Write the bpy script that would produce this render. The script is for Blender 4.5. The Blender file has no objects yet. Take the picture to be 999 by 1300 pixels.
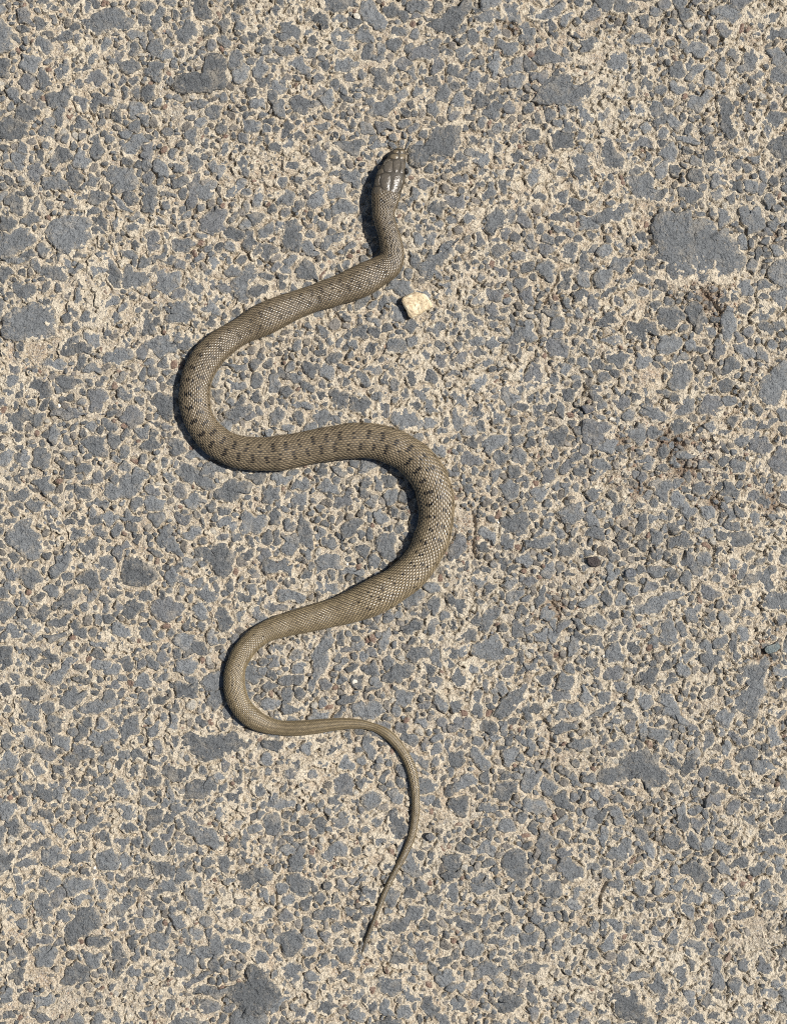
import bpy, math, random
import numpy as np
from mathutils import Vector

rng = np.random.default_rng(7)
random.seed(7)
SC = bpy.context.scene
C = SC.collection
K = 0.0004                      # metres per photo pixel on the road surface
H = 0.80                        # camera height

# ------------------------------------------------------------------ camera
cd = bpy.data.cameras.new('camera')
cam = bpy.data.objects.new('camera', cd); C.objects.link(cam)
cam.location = (0, 0, H)
cam.rotation_euler = (0, 0, 0)
cd.sensor_fit = 'VERTICAL'
cd.sensor_height = 24
cd.lens = 24 * H / (1300 * K)
cd.clip_start = 0.01; cd.clip_end = 200
SC.camera = cam

# ------------------------------------------------------------------ light
SUN_EL = math.radians(53)
SUN_DIR = (1.0, 0.24)           # towards the sun, in plan
w = bpy.data.worlds.new('World'); SC.world = w; w.use_nodes = True
nt = w.node_tree
sky = nt.nodes.new('ShaderNodeTexSky'); sky.sky_type = 'NISHITA'; sky.sun_disc = False
sky.sun_elevation = SUN_EL
sky.sun_rotation = math.atan2(SUN_DIR[0], SUN_DIR[1])
bg = nt.nodes['Background']; bg.inputs['Strength'].default_value = 0.05
nt.links.new(sky.outputs[0], bg.inputs['Color'])
sd = bpy.data.lights.new('sun', 'SUN'); sd.energy = 5.0; sd.angle = math.radians(0.53)
sd.color = (1.0, 0.955, 0.89)
sun = bpy.data.objects.new('sun', sd); C.objects.link(sun)
az = Vector((SUN_DIR[0], SUN_DIR[1], 0)).normalized()
dvec = Vector((az.x*math.cos(SUN_EL), az.y*math.cos(SUN_EL), math.sin(SUN_EL)))
sun.rotation_euler = dvec.to_track_quat('Z', 'Y').to_euler()
SC.view_settings.view_transform = 'Standard'; SC.view_settings.look = 'None'
SC.cycles.use_denoising = False; SC.cycles.filter_width = 1.1
SC.view_settings.exposure = 0.33; SC.view_settings.gamma = 1.0

# ------------------------------------------------------------------ helpers
def W(px, py, z=0.0):
    """photo pixel (and height in metres) to a place on the road"""
    f = 1 - z / H
    return (px - 499.5) * K * f, (650 - py) * K * f

def mesh_obj(name, verts, faces, mat, parent=None, smooth=True, colors=None):
    me = bpy.data.meshes.new(name)
    verts = np.asarray(verts, dtype=np.float32)
    if isinstance(faces, np.ndarray):
        k = faces.shape[1]; n = len(faces)
        me.vertices.add(len(verts)); me.vertices.foreach_set('co', verts.ravel())
        me.loops.add(n*k); me.loops.foreach_set('vertex_index', faces.astype(np.int32).ravel())
        me.polygons.add(n)
        me.polygons.foreach_set('loop_start', np.arange(0, n*k, k, dtype=np.int32))
        me.polygons.foreach_set('loop_total', np.full(n, k, dtype=np.int32))
        me.update(calc_edges=True)
    else:
        me.from_pydata([tuple(map(float, v)) for v in verts], [], faces)
    me.polygons.foreach_set('use_smooth', np.full(len(me.polygons), smooth, dtype=bool))
    if colors is not None:
        a = me.color_attributes.new('tint', 'FLOAT_COLOR', 'POINT')
        col = np.ones((len(verts), 4), dtype=np.float32); colors = np.asarray(colors); col[:, :colors.shape[-1]] = colors
        a.data.foreach_set('color', col.ravel())
    me.materials.append(mat)
    me.update()
    o = bpy.data.objects.new(name, me); C.objects.link(o)
    if parent is not None: o.parent = parent
    return o

def tag(o, label=None, cat=None, group=None, kind=None):
    if label: o['label'] = label
    if cat: o['category'] = cat
    if group: o['group'] = group
    if kind: o['kind'] = kind
    return o

class NT:
    """small wrapper for building node materials"""
    def __init__(s, name):
        s.m = bpy.data.materials.new(name); s.m.use_nodes = True
        s.t = s.m.node_tree; s.b = s.t.nodes['Principled BSDF']
        s.pos = s.t.nodes.new('ShaderNodeNewGeometry').outputs['Position']
    def n(s, typ, **kw):
        nd = s.t.nodes.new(typ)
        for k, v in kw.items(): setattr(nd, k, v)
        return nd
    def L(s, a, b): s.t.links.new(a, b)
    def noise(s, scale, detail=4, rough=0.55, vec=None, dist=0.0):
        nd = s.n('ShaderNodeTexNoise'); nd.inputs['Scale'].default_value = scale
        nd.inputs['Detail'].default_value = detail; nd.inputs['Roughness'].default_value = rough
        nd.inputs['Distortion'].default_value = dist
        s.L(vec or s.pos, nd.inputs['Vector']); return nd.outputs['Fac']
    def vor(s, scale, feature='F1', vec=None, out='Distance', rnd=1.0):
        nd = s.n('ShaderNodeTexVoronoi', feature=feature); nd.inputs['Scale'].default_value = scale
        nd.inputs['Randomness'].default_value = rnd
        s.L(vec or s.pos, nd.inputs['Vector']); return nd.outputs[out]
    def ramp(s, fac, stops, interp='LINEAR'):
        nd = s.n('ShaderNodeValToRGB'); cr = nd.color_ramp; cr.interpolation = interp
        while len(cr.elements) < len(stops): cr.elements.new(0.5)
        for e, (p, c) in zip(cr.elements, stops):
            e.position = p
            e.color = (c, c, c, 1) if isinstance(c, (int, float)) else (*c, 1)
        s.L(fac, nd.inputs[0]); return nd.outputs[0]
    def mix(s, fac, a, b, blend='MIX'):
        nd = s.n('ShaderNodeMix', data_type='RGBA', blend_type=blend)
        for sock, v in ((nd.inputs[0], fac), (nd.inputs[6], a), (nd.inputs[7], b)):
            if isinstance(v, bpy.types.NodeSocket): s.L(v, sock)
            elif isinstance(v, (int, float)): sock.default_value = v
            else: sock.default_value = (*v, 1)
        return nd.outputs[2]
    def math(s, op, a, b=None):
        nd = s.n('ShaderNodeMath', operation=op)
        for sock, v in ((nd.inputs[0], a), (nd.inputs[1], b)):
            if v is None: continue
            if isinstance(v, bpy.types.NodeSocket): s.L(v, sock)
            else: sock.default_value = v
        return nd.outputs[0]
    def attr(s, name='tint'):
        nd = s.n('ShaderNodeAttribute', attribute_name=name); return nd.outputs['Color']
    def bump(s, h, strength=1.0, dist=0.0003, prev=None):
        nd = s.n('ShaderNodeBump'); nd.inputs['Strength'].default_value = strength
        nd.inputs['Distance'].default_value = dist
        s.L(h, nd.inputs['Height'])
        if prev: s.L(prev, nd.inputs['Normal'])
        return nd.outputs[0]
    def done(s, color, rough=0.8, normal=None, spec=0.5):
        for k, v in (('Base Color', color), ('Roughness', rough)):
            if isinstance(v, bpy.types.NodeSocket): s.L(v, s.b.inputs[k])
            elif isinstance(v, (int, float)): s.b.inputs[k].default_value = v
            else: s.b.inputs[k].default_value = (*v, 1)
        s.b.inputs['Specular IOR Level'].default_value = spec
        if normal: s.L(normal, s.b.inputs['Normal'])
        return s.m

# ------------------------------------------------------------------ materials
TAN = (0.530, 0.435, 0.315)
def mortar_color(g, rim=False):
    base = g.ramp(g.noise(55, 5, 0.6), [(0.30, (0.44, 0.352, 0.250)), (0.50, TAN), (0.70, (0.63, 0.56, 0.44))])
    pink = g.ramp(g.noise(90, 3, 0.5), [(0.50, 0.0), (0.72, 0.55)])
    base = g.mix(pink, base, (0.50, 0.355, 0.245))
    grey = g.ramp(g.noise(160, 3, 0.6), [(0.52, 0.0), (0.70, 0.6)])
    base = g.mix(grey, base, (0.40, 0.375, 0.33))
    base = g.mix(g.ramp(g.noise(11, 3, 0.6), [(0.42, 0.0), (0.62, 0.6)]), base, (0.47, 0.425, 0.345))
    # sand grains of different colours
    v = g.n('ShaderNodeTexVoronoi'); v.inputs['Scale'].default_value = 1500
    g.L(g.pos, v.inputs['Vector'])
    sep = g.n('ShaderNodeSeparateColor'); g.L(v.outputs['Color'], sep.inputs[0])
    base = g.mix(g.ramp(sep.outputs[0], [(0.80, 0.0), (0.84, 0.55), (0.93, 0.55), (0.95, 0.0)]), base, (0.20, 0.155, 0.12))
    base = g.mix(g.ramp(sep.outputs[1], [(0.82, 0.0), (0.88, 0.6)]), base, (0.74, 0.68, 0.56))
    base = g.mix(g.ramp(sep.outputs[2], [(0.85, 0.0), (0.90, 0.5)]), base, (0.26, 0.265, 0.28))
    fine = g.noise(2600, 2, 0.5)
    base = g.mix(0.8, base, g.ramp(fine, [(0.3, 0.62), (0.7, 1.25)]), 'MULTIPLY')
    if rim:                                             # pale cement film creeping up round the stones
        sp2 = g.n('ShaderNodeSeparateColor'); g.L(g.attr(), sp2.inputs[0])
        base = g.mix(g.math('MULTIPLY', sp2.outputs[0], g.ramp(g.noise(330, 4, 0.6), [(0.35, 0.25), (0.6, 0.95)])), base, (0.70, 0.615, 0.475))
        base = g.mix(g.math('MULTIPLY', sp2.outputs[1], 0.8), base, (0.235, 0.165, 0.115))
    return base
def mortar_bump(g):
    n1 = g.bump(g.noise(420, 5, 0.68), 1.0, 0.0018)
    n2 = g.bump(g.vor(1100), 1.0, 0.0007, n1)
    return g.bump(g.noise(1900, 3, 0.6), 1.0, 0.00045, n2)
g = NT('mortar'); M_MORTAR = g.done(mortar_color(g, True), 0.9, mortar_bump(g), 0.25)

g = NT('aggregate')
st = g.attr()
col = g.mix(0.75, st, g.ramp(g.noise(330, 5, 0.65), [(0.3, 0.72), (0.5, 1.0), (0.72, 1.3)]), 'MULTIPLY')
fl = g.ramp(g.vor(950), [(0.0, 1.0), (0.10, 0.8), (0.2, 0.0)])
fl = g.math('MULTIPLY', fl, g.ramp(g.noise(260, 2, 0.5), [(0.50, 0.0), (0.62, 1.0)]))
col = g.mix(g.math('MULTIPLY', fl, 0.7), col, (0.40, 0.42, 0.43))
ea = g.n('ShaderNodeAttribute', attribute_name='tint').outputs['Alpha']
dn = g.math('ADD', g.noise(420, 7, 0.8), g.math('MULTIPLY', g.math('SUBTRACT', ea, 0.42), 0.15))
dust = g.ramp(dn, [(0.53, 0.0), (0.60, 0.5), (0.69, 0.95)])
sm = g.ramp(g.noise(95, 6, 0.72), [(0.54, 0.0), (0.68, 0.42)])
dust = g.math('MAXIMUM', sm, g.math('MULTIPLY', dust, g.ramp(g.noise(45, 3, 0.6), [(0.35, 0.5), (0.6, 1.0)])))
col = g.mix(dust, col, (0.50, 0.435, 0.335))
col = g.mix(g.ramp(g.noise(1100, 3, 0.6), [(0.28, 0.6), (0.42, 0.0)]), col, (0.045, 0.046, 0.05))
nb = g.bump(g.noise(230, 5, 0.62), 1.0, 0.0042)
nb = g.bump(g.noise(520, 3, 0.5), 1.0, 0.0012, nb)
nb = g.bump(g.noise(1000, 4, 0.65), 1.0, 0.0009, nb)
M_STONE = g.done(col, 0.62, nb, 0.4)

g = NT('grit')
M_GRIT = g.done(g.mix(0.7, g.attr(), g.ramp(g.noise(900, 3, 0.6), [(0.3, 0.6), (0.7, 1.4)]), 'MULTIPLY'), 0.75,
                g.bump(g.noise(1600, 3, 0.6), 0.8, 0.0002), 0.4)

# far road: the same stuff where the single pieces are no longer modelled
g = NT('road_far')
warp = g.n('ShaderNodeTexNoise'); warp.inputs['Scale'].default_value = 260; g.L(g.pos, warp.inputs['Vector'])
add = g.n('ShaderNodeMixRGB', blend_type='ADD'); add.inputs[0].default_value = 0.004
g.L(g.pos, add.inputs[1]); g.L(warp.outputs['Color'], add.inputs[2])
def far_stones(scale, lo, rnd_, keep):
    edge = g.vor(scale, 'DISTANCE_TO_EDGE', add.outputs[0])
    cell = g.n('ShaderNodeTexVoronoi'); cell.inputs['Scale'].default_value = scale; g.L(add.outputs[0], cell.inputs['Vector'])
    sp = g.n('ShaderNodeSeparateColor'); g.L(cell.outputs['Color'], sp.inputs[0])
    thr = g.math('ADD', g.math('MULTIPLY', sp.outputs[0], rnd_), lo)
    a = g.ramp(g.math('SUBTRACT', edge, thr), [(0.0, 0.0), (0.03, 1.0)])
    return g.math('MULTIPLY', a, g.math('GREATER_THAN', sp.outputs[1], keep))
ins = g.math('MAXIMUM', far_stones(120, 0.03, 0.16, 0.12), far_stones(290, 0.06, 0.16, 0.25))
stc = g.mix(0.8, (0.165, 0.174, 0.178), g.ramp(g.noise(330, 5, 0.6), [(0.3, 0.75), (0.7, 1.3)]), 'MULTIPLY')
M_FAR = g.done(g.mix(ins, mortar_color(g), stc), 0.8, g.bump(ins, 0.8, 0.0006, mortar_bump(g)), 0.3)

# ------------------------------------------------------------------ traced stones (tile coordinates, 3x zoom)
# e: cx cy rx ry angle     p: polygon
T = {}
T[(0, 0)] = """e 50 490 55 50 0;e 120 235 35 38 0;e 370 300 45 40 -20;e 455 225 30 35 0;p 640 340 690 290 780 275 775 225 830 200 870 240 880 330 800 350 720 355 660 350;e 915 275 30 35 0
p 270 65 340 70 380 45 440 30 520 80 500 110 430 130 345 130;e 520 420 28 35 0;e 470 690 65 50 20;e 565 740 60 28 80;e 740 730 75 28 100;e 815 840 50 60 0;e 265 890 85 70 -10;e 50 930 80 50 -20;e 120 840 40 30 -20;e 75 610 30 35 0
e 140 655 30 45 20;e 215 700 50 30 20;e 710 60 24 25 0;e 915 103 20 25 0;e 855 95 45 20 80;e 155 100 25 25 0;e 245 270 30 40 0;e 20 150 30 45 0;e 10 250 35 35 0;e 105 310 25 35 0;e 170 305 25 40 0;e 235 365 55 40 0
e 748 405 18 20 0;e 595 430 20 20 0;e 955 480 40 25 0;e 980 395 40 22 0;e 905 710 48 17 -55;e 600 60 30 45 0;e 370 550 20 50 0;e 60 780 35 35 0;e 270 775 50 20 15;e 575 920 30 45 0;e 830 640 30 30 0;e 925 640 30 35 0
e 690 930 50 30 -10;e 960 920 45 40 0;e 590 265 35 35 0;e 640 215 40 18 0;e 330 185 30 25 0;e 160 400 25 20 0;e 245 135 35 25 0;e 985 750 20 35 0;e 460 770 45 18 40;e 640 740 35 15 10;e 960 230 25 25 0;e 540 850 20 20 0"""
T[(333, 0)] = """p 625 80 680 55 740 10 800 0 800 40 760 75 745 140 690 140 640 110;p 370 0 420 0 460 50 470 105 430 115 380 80;p 545 630 560 570 600 560 640 500 700 460 760 490 765 540 700 600 640 615 590 640
e 95 120 50 40 10;e 210 80 45 40 20;e 290 140 45 30 -20;e 395 140 45 26 60;e 585 30 45 25 0;e 870 60 60 25 -10;e 930 180 35 30 0;e 890 250 50 28 -70;e 670 245 42 26 -70;e 800 310 30 35 20;e 690 355 35 35 0;e 745 390 25 30 0
e 565 275 36 22 50;e 560 180 22 20 0;e 500 175 25 30 0;e 435 220 25 20 0;e 450 300 45 30 20;e 70 420 30 40 0;e 165 400 50 35 10;e 140 250 40 30 30;e 215 305 22 20 0;e 60 335 40 25 0;e 450 410 50 30 -10;e 340 680 38 42 0
e 85 760 45 35 50;e 150 690 40 20 10;e 205 765 45 25 -60;e 290 730 40 30 0;e 310 795 50 30 -20;e 110 630 30 25 0;e 460 480 45 20 0;e 445 555 35 22 0;e 230 480 30 20 0;e 130 520 40 20 0;e 335 560 55 25 0;e 755 630 40 25 -10
e 740 680 35 18 0;e 665 790 38 40 0;e 735 765 40 30 15;e 900 830 60 45 -40;e 975 600 45 22 0;e 960 660 35 30 0;e 870 440 35 30 40;e 890 405 40 20 -10;e 555 840 25 22 0;e 120 900 60 38 80;e 185 950 35 30 0;e 900 950 40 25 0
e 275 335 25 15 0;e 320 375 25 18 0;e 590 350 20 30 0"""
T[(666, 0)] = """p 20 380 50 330 100 300 150 270 190 290 180 320 220 330 270 300 330 300 330 340 270 370 210 400 110 410 30 400;p 20 220 60 170 110 170 140 210 190 240 160 255 100 245 50 250;p 0 50 60 45 110 20 160 10 150 50 90 80 20 70
e 370 25 55 25 10;e 420 150 45 20 10;p 705 40 750 20 800 0 850 50 850 100 760 95 720 80;e 950 130 50 25 -20;e 845 240 50 35 -20;e 640 190 40 30 0;p 600 410 620 375 660 360 710 340 710 380 650 440
p 725 365 770 355 800 400 780 450 815 490 810 520 760 530 735 500 745 440 730 400;e 985 290 55 45 0;e 855 450 32 22 80;e 700 300 25 30 0;e 580 330 30 25 0;e 750 270 35 20 90;e 340 375 35 20 0;e 300 440 35 35 0;e 150 530 50 45 30
e 35 510 35 25 0;p 275 500 310 510 370 600 350 660 310 640 295 570;e 215 620 40 40 0;e 210 685 35 45 0;e 430 550 60 25 -5;e 410 430 50 25 -20;e 465 490 25 22 0;e 620 530 45 20 20;e 545 590 30 40 0;e 575 650 25 25 0
e 700 600 30 25 0;e 735 690 25 22 0;e 655 270 55 18 -25;e 970 560 50 60 0;e 455 710 60 45 30;e 520 740 25 30 0;e 340 815 70 35 -10;e 865 840 55 42 70;e 945 850 25 22 0;e 825 920 20 30 0;e 50 745 30 25 0;e 40 675 30 40 0
e 250 850 50 30 -20;e 190 780 45 25 0;e 30 925 30 25 0;e 105 130 25 20 0;e 400 80 20 25 0;e 455 80 25 30 0;e 560 90 20 25 0;e 880 610 20 20 0;e 800 580 25 20 0;e 900 720 30 22 -30;e 790 710 35 22 10;e 945 455 55 25 -10;e 230 165 60 26 20"""
T[(0, 325)] = """p 0 245 50 220 110 180 180 165 220 170 235 240 230 320 150 310 80 325 0 320;e 50 15 55 18 0;e 15 75 35 35 0;e 205 65 55 35 -20;e 510 85 45 45 0;e 440 80 45 28 60;e 635 100 60 42 20;p 640 200 690 170 750 185 755 250 720 265 650 250 635 225
e 745 120 30 45 0;e 805 205 32 35 0;p 860 115 920 45 950 25 975 60 970 110 950 190 900 170;e 815 30 20 30 0;e 650 15 30 15 0;e 350 240 50 28 -15;e 305 165 18 30 0;e 295 355 60 30 10;e 620 345 60 40 0;e 450 385 60 30 -15
e 415 290 25 25 0;e 215 410 50 22 -5;e 350 430 40 18 0;e 155 505 42 50 0;e 265 480 50 30 0;e 260 540 30 18 0;e 370 550 35 45 0;e 280 600 80 18 0;e 75 610 45 45 0;e 150 620 30 28 0;e 505 625 45 50 20;e 485 530 35 25 40
e 620 565 50 45 30;e 210 680 25 35 0;e 375 720 55 35 10;e 580 710 40 35 0;e 675 720 35 30 0;e 270 755 30 20 0;e 165 770 35 40 0;e 315 815 35 22 0;e 80 905 45 35 0;e 140 945 35 25 0;e 505 870 60 45 -30;e 430 895 50 30 0
p 810 900 840 860 920 850 960 870 950 910 890 940 830 945;e 740 835 70 36 20;e 380 940 50 18 0;e 590 945 45 30 0;e 740 935 40 25 0;e 825 530 20 24 0;e 905 420 40 20 0;e 895 490 40 22 0;e 910 600 50 40 0;e 30 520 25 22 0
e 170 870 45 28 40;e 640 440 20 15 0;e 580 510 30 20 60;e 980 410 18 25 0"""
T[(333, 325)] = """e 900 60 25 28 0;e 235 285 32 35 0;e 280 265 15 18 0;e 135 345 27 28 0;e 665 280 42 27 0;e 740 232 30 24 0;e 885 145 35 28 0;e 810 330 30 30 0;e 880 330 40 22 0;e 965 305 50 28 -20;e 955 348 25 22 0;e 650 225 25 22 0
e 525 120 45 30 0;e 370 290 40 20 0;e 430 290 30 20 0;e 410 345 30 32 0;e 520 350 42 36 20;e 620 370 20 28 0;e 680 390 35 25 -30;e 345 340 25 25 0;e 430 250 30 18 0;e 635 455 42 25 80;e 570 460 42 30 -60;e 605 520 30 26 0
e 545 410 25 18 0;e 250 440 30 25 0;e 230 485 18 20 0;e 170 500 30 22 0;e 80 450 28 25 0;e 40 490 28 38 0;e 440 535 25 20 0;e 290 540 40 36 30;e 375 560 42 42 0;e 150 570 40 20 0;e 55 610 27 35 0;e 240 620 48 34 0
e 105 665 30 22 0;e 640 575 35 30 20;e 540 625 70 40 5;e 740 620 50 28 70;e 790 770 40 25 10;e 880 720 45 33 -30;e 830 645 30 25 0;e 925 420 30 12 -20;e 825 490 42 33 20;e 775 445 25 20 0;e 850 410 35 28 0;e 940 540 50 38 60
e 880 235 40 12 0;e 925 205 20 15 0;e 980 100 30 25 0;e 985 375 22 30 0;e 940 885 40 40 0;e 885 850 35 20 -60;e 785 885 30 20 0;e 730 830 30 15 0;e 490 910 30 30 0;e 445 870 20 30 0;e 80 850 45 22 10;e 150 925 40 30 0
e 310 930 35 40 0;e 245 880 45 25 0;e 415 930 28 36 0;e 30 910 35 35 0;e 950 815 30 20 0;e 980 450 20 30 0;e 965 700 25 20 0"""
T[(666, 325)] = """p 915 70 950 10 1010 0 1010 135 950 120;e 555 225 55 46 10;e 440 280 62 38 -10;e 545 335 45 42 0;e 655 235 42 52 0;e 780 260 58 40 95;p 195 640 250 610 330 640 300 700 260 755 240 730;p 885 490 920 430 1010 385 1010 540 950 590 900 550
e 45 460 45 45 0;e 165 525 32 28 0;e 120 690 45 40 -20;e 590 470 45 45 0;e 430 680 35 45 0;e 760 675 30 22 0;e 350 385 45 30 10;e 450 395 35 30 0;e 410 100 60 26 -20;e 300 85 35 35 0;e 230 25 38 28 80;e 350 30 50 28 -20
e 80 50 35 38 0;e 120 260 30 25 0;e 100 215 28 18 0;e 10 290 25 40 0;e 265 180 38 38 0;e 310 250 48 30 -20;e 340 320 35 25 0;e 840 370 55 28 30;e 905 370 28 28 0;e 970 265 30 22 0;e 895 235 30 22 0;e 900 150 30 15 20
e 710 560 45 50 0;e 490 600 58 28 20;e 370 560 30 30 0;e 610 758 40 12 0;e 460 780 30 22 0;e 760 780 30 20 0;e 515 890 45 42 0;e 265 900 35 30 0;e 160 800 30 25 -30;e 60 900 35 33 30;e 155 880 28 22 0;e 90 830 30 30 0
e 975 790 40 55 0;e 910 940 35 35 0;e 20 715 25 15 -20;e 580 860 25 22 0;e 920 640 35 20 -20;e 690 800 30 15 0"""
T[(0, 650)] = """p 20 70 80 20 140 0 110 60 180 100 160 180 110 180 60 150 30 110;e 250 180 62 28 -60;e 340 135 35 38 0;e 350 255 50 38 20;e 265 335 58 28 -40;e 165 385 45 25 -50;e 95 335 22 30 0;p 440 240 470 190 520 160 580 200 610 270 560 290 490 285
e 460 140 45 20 -50;e 665 130 40 32 20;p 735 130 800 140 850 110 910 140 915 180 870 200 890 240 850 260 810 220 740 170;e 780 310 50 33 20;e 640 370 62 42 0;e 500 365 50 28 -10;e 700 20 35 18 0;e 500 20 40 25 0;e 735 80 33 26 0
e 630 80 40 18 -70;e 965 40 48 46 0;e 850 410 45 33 80;e 590 420 18 22 0;e 575 470 35 20 0;e 470 455 35 25 20;e 310 460 35 22 0;e 385 505 45 22 5;e 485 570 22 27 0;p 180 640 220 590 260 545 310 545 260 600 230 660 200 675;e 20 550 30 55 0
e 310 635 30 12 0;e 275 700 48 38 -30;e 190 750 25 30 0;e 380 740 65 24 -10;e 700 680 55 35 5;e 545 720 40 26 80;e 485 830 58 40 -60;e 395 855 50 28 0;e 240 870 35 33 0;e 70 830 38 26 -40;e 125 760 48 40 0;e 110 685 55 26 0
e 590 820 38 38 0;p 690 880 740 840 830 850 930 840 975 880 900 930 800 950 720 930;e 820 710 30 42 0;e 740 520 48 28 0;e 720 590 48 26 0;e 620 710 28 18 0;e 670 740 28 28 0;e 760 790 50 20 20;e 20 690 25 38 0;e 230 470 58 17 -10
e 230 415 45 18 -30;e 40 940 38 36 0;e 110 940 28 28 0;e 280 945 30 25 0;e 525 930 38 28 0;e 615 630 30 20 0;e 700 260 40 20 20;e 590 155 35 16 30"""
T[(333, 650)] = """e 165 80 62 28 80;e 105 120 35 38 0;e 335 65 58 28 -50;p 425 140 450 80 500 65 525 110 500 190 470 190;e 735 140 55 32 -60;e 250 195 52 42 0;e 335 225 48 18 10;e 240 285 50 25 0;e 120 320 58 24 15;e 960 45 50 42 0;e 925 195 35 25 0
e 655 355 35 22 -80;e 735 350 58 22 35;e 560 445 52 20 -20;e 470 480 42 22 -70;e 420 435 30 22 -20;p 165 690 190 620 180 560 200 500 250 450 275 460 250 540 245 600 210 660 185 700;e 115 640 40 33 0;e 305 635 25 22 0
e 510 610 55 36 -40;e 540 700 40 28 -50;p 800 500 850 480 900 470 940 540 930 565 880 560 820 570 790 545;e 780 465 36 28 0;e 860 410 56 28 -30;e 970 450 30 35 0;e 755 625 50 32 60;p 870 780 900 720 960 680 1010 640 1010 700 950 760 890 795
e 400 750 58 42 15;e 330 710 45 22 -20;e 680 720 44 26 80;e 600 800 30 28 0;e 675 860 25 18 0;e 880 860 30 22 0;e 950 925 35 38 0;e 740 930 42 33 0;e 560 865 38 24 60;e 400 862 25 18 0;e 180 880 33 38 0;e 45 885 48 22 0
e 30 730 30 28 0;e 110 745 42 22 0;e 40 360 38 24 -10;e 100 945 38 22 0;e 220 955 30 22 0;e 830 270 40 18 10;e 960 320 38 24 0;e 780 810 22 28 0;e 955 800 25 18 0;e 30 665 25 18 0;e 850 660 12 28 0;e 590 540 46 26 10
e 665 550 25 38 0;e 315 530 28 18 0;e 385 545 33 18 0;e 130 545 26 28 0;e 75 520 22 30 20;e 850 220 18 15 0"""
T[(666, 650)] = """e 175 10 45 38 0;e 55 120 58 28 10;p 760 90 800 60 860 75 890 110 830 145 780 130;e 440 45 48 24 -70;e 510 20 40 20 -30;e 335 165 38 26 30;e 325 230 24 34 0;e 400 235 24 20 0;e 655 215 28 32 0;e 755 215 28 20 10
p 805 270 850 240 940 210 900 250 830 290;e 520 225 48 24 5;e 85 220 44 22 -75;e 60 325 38 20 -80;p 420 385 450 340 500 310 560 300 610 295 580 330 520 370 450 400;e 690 300 48 20 20;e 800 330 24 18 0;e 965 340 58 38 -20;e 365 335 26 22 0
e 310 320 18 30 0;e 410 300 24 22 0;e 345 390 25 17 0;e 270 420 48 28 10;e 395 430 28 24 10;e 485 500 28 26 0;e 545 450 55 30 85;e 600 435 24 38 0;e 765 430 44 24 -85;e 830 460 28 34 0;e 850 395 30 18 0;e 180 525 48 26 -80
e 205 470 24 18 0;e 105 465 28 28 0;e 340 535 42 32 -30;e 255 570 25 22 0;e 710 560 44 33 15;e 600 590 38 22 80;e 650 602 20 14 0;e 20 590 28 33 0;e 85 625 38 28 -20;e 165 650 36 33 0;e 355 660 30 28 0
p 780 770 800 700 850 660 840 600 840 560 900 540 940 580 920 640 900 700 880 780 840 785;e 815 635 22 22 0;e 130 700 42 28 0;p 235 795 260 760 320 725 365 720 330 755 280 785;e 395 765 38 27 0;e 190 750 36 22 30;e 145 820 48 21 -5
e 210 880 40 28 15;p 490 690 560 680 580 720 600 780 640 810 600 830 560 780 520 760;e 460 715 36 24 40;e 755 780 33 36 0;e 695 860 44 22 85;e 640 822 28 18 0;e 510 845 46 22 10;e 20 880 18 46 0;e 970 20 45 18 0;e 720 945 28 22 0
e 640 920 28 28 0;e 350 885 36 22 0;e 645 385 30 30 0;e 690 420 22 18 0;e 500 100 24 38 0;e 585 110 46 30 -30;e 130 80 30 24 0;e 730 150 20 20 0;e 620 50 14 22 0;e 260 80 40 24 0"""
T[(0, 975)] = """e 670 20 60 28 -5;e 165 85 40 33 10;e 228 95 24 28 0;e 105 75 28 24 0;e 305 100 35 28 -20;e 395 45 35 23 -30;e 385 110 28 24 0;e 470 80 42 30 50;e 485 160 42 30 0;e 755 85 62 38 -20;e 830 40 30 20 -30;e 600 190 48 32 -60
p 690 190 730 180 780 220 830 240 850 310 810 310 750 270 700 240;e 155 225 58 22 30;e 340 215 56 24 -35;e 50 220 44 28 40;e 35 355 38 40 0;e 605 300 34 30 0;e 685 320 50 26 -10;e 640 380 58 30 0;e 640 440 38 28 -20;e 550 430 44 24 0
e 205 340 52 38 20;e 115 365 44 18 -10;e 320 340 44 27 0;e 480 350 33 25 25;e 245 388 36 15 0;e 415 275 20 28 0;e 515 280 20 18 0;e 195 445 28 30 0;e 165 530 38 45 0;e 45 520 52 33 0;e 60 590 48 23 0
p 240 640 260 590 330 530 370 520 390 580 380 620 320 650 260 680;p 400 555 440 520 490 475 520 490 480 540 410 600;e 315 495 42 22 0;e 385 460 35 28 0;e 145 655 50 25 -5;e 175 715 46 36 0;e 300 785 54 44 -20;e 360 730 28 30 0
e 610 655 40 40 0;e 710 735 46 46 0;e 640 765 44 22 0;e 740 805 66 18 -20;e 830 680 44 42 0;e 915 680 35 24 0;e 750 630 32 18 0;e 745 500 48 40 30;e 680 580 42 22 40;e 960 420 54 42 0;e 960 560 48 23 0;e 975 220 28 28 0
e 900 220 24 26 0;e 910 40 33 15 -80;e 980 75 28 24 0;e 810 850 66 15 5;e 800 905 42 28 0;e 650 910 24 28 0;e 170 880 42 21 0;e 100 885 24 24 0;e 30 870 38 26 -30;e 60 790 34 34 0;e 450 945 35 20 80;e 440 780 38 18 0;e 510 775 34 17 0
e 25 20 42 20 0;e 160 945 30 24 0;e 560 130 30 24 0;e 795 360 24 24 0;e 860 170 16 30 0;e 225 665 20 24 0"""
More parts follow.
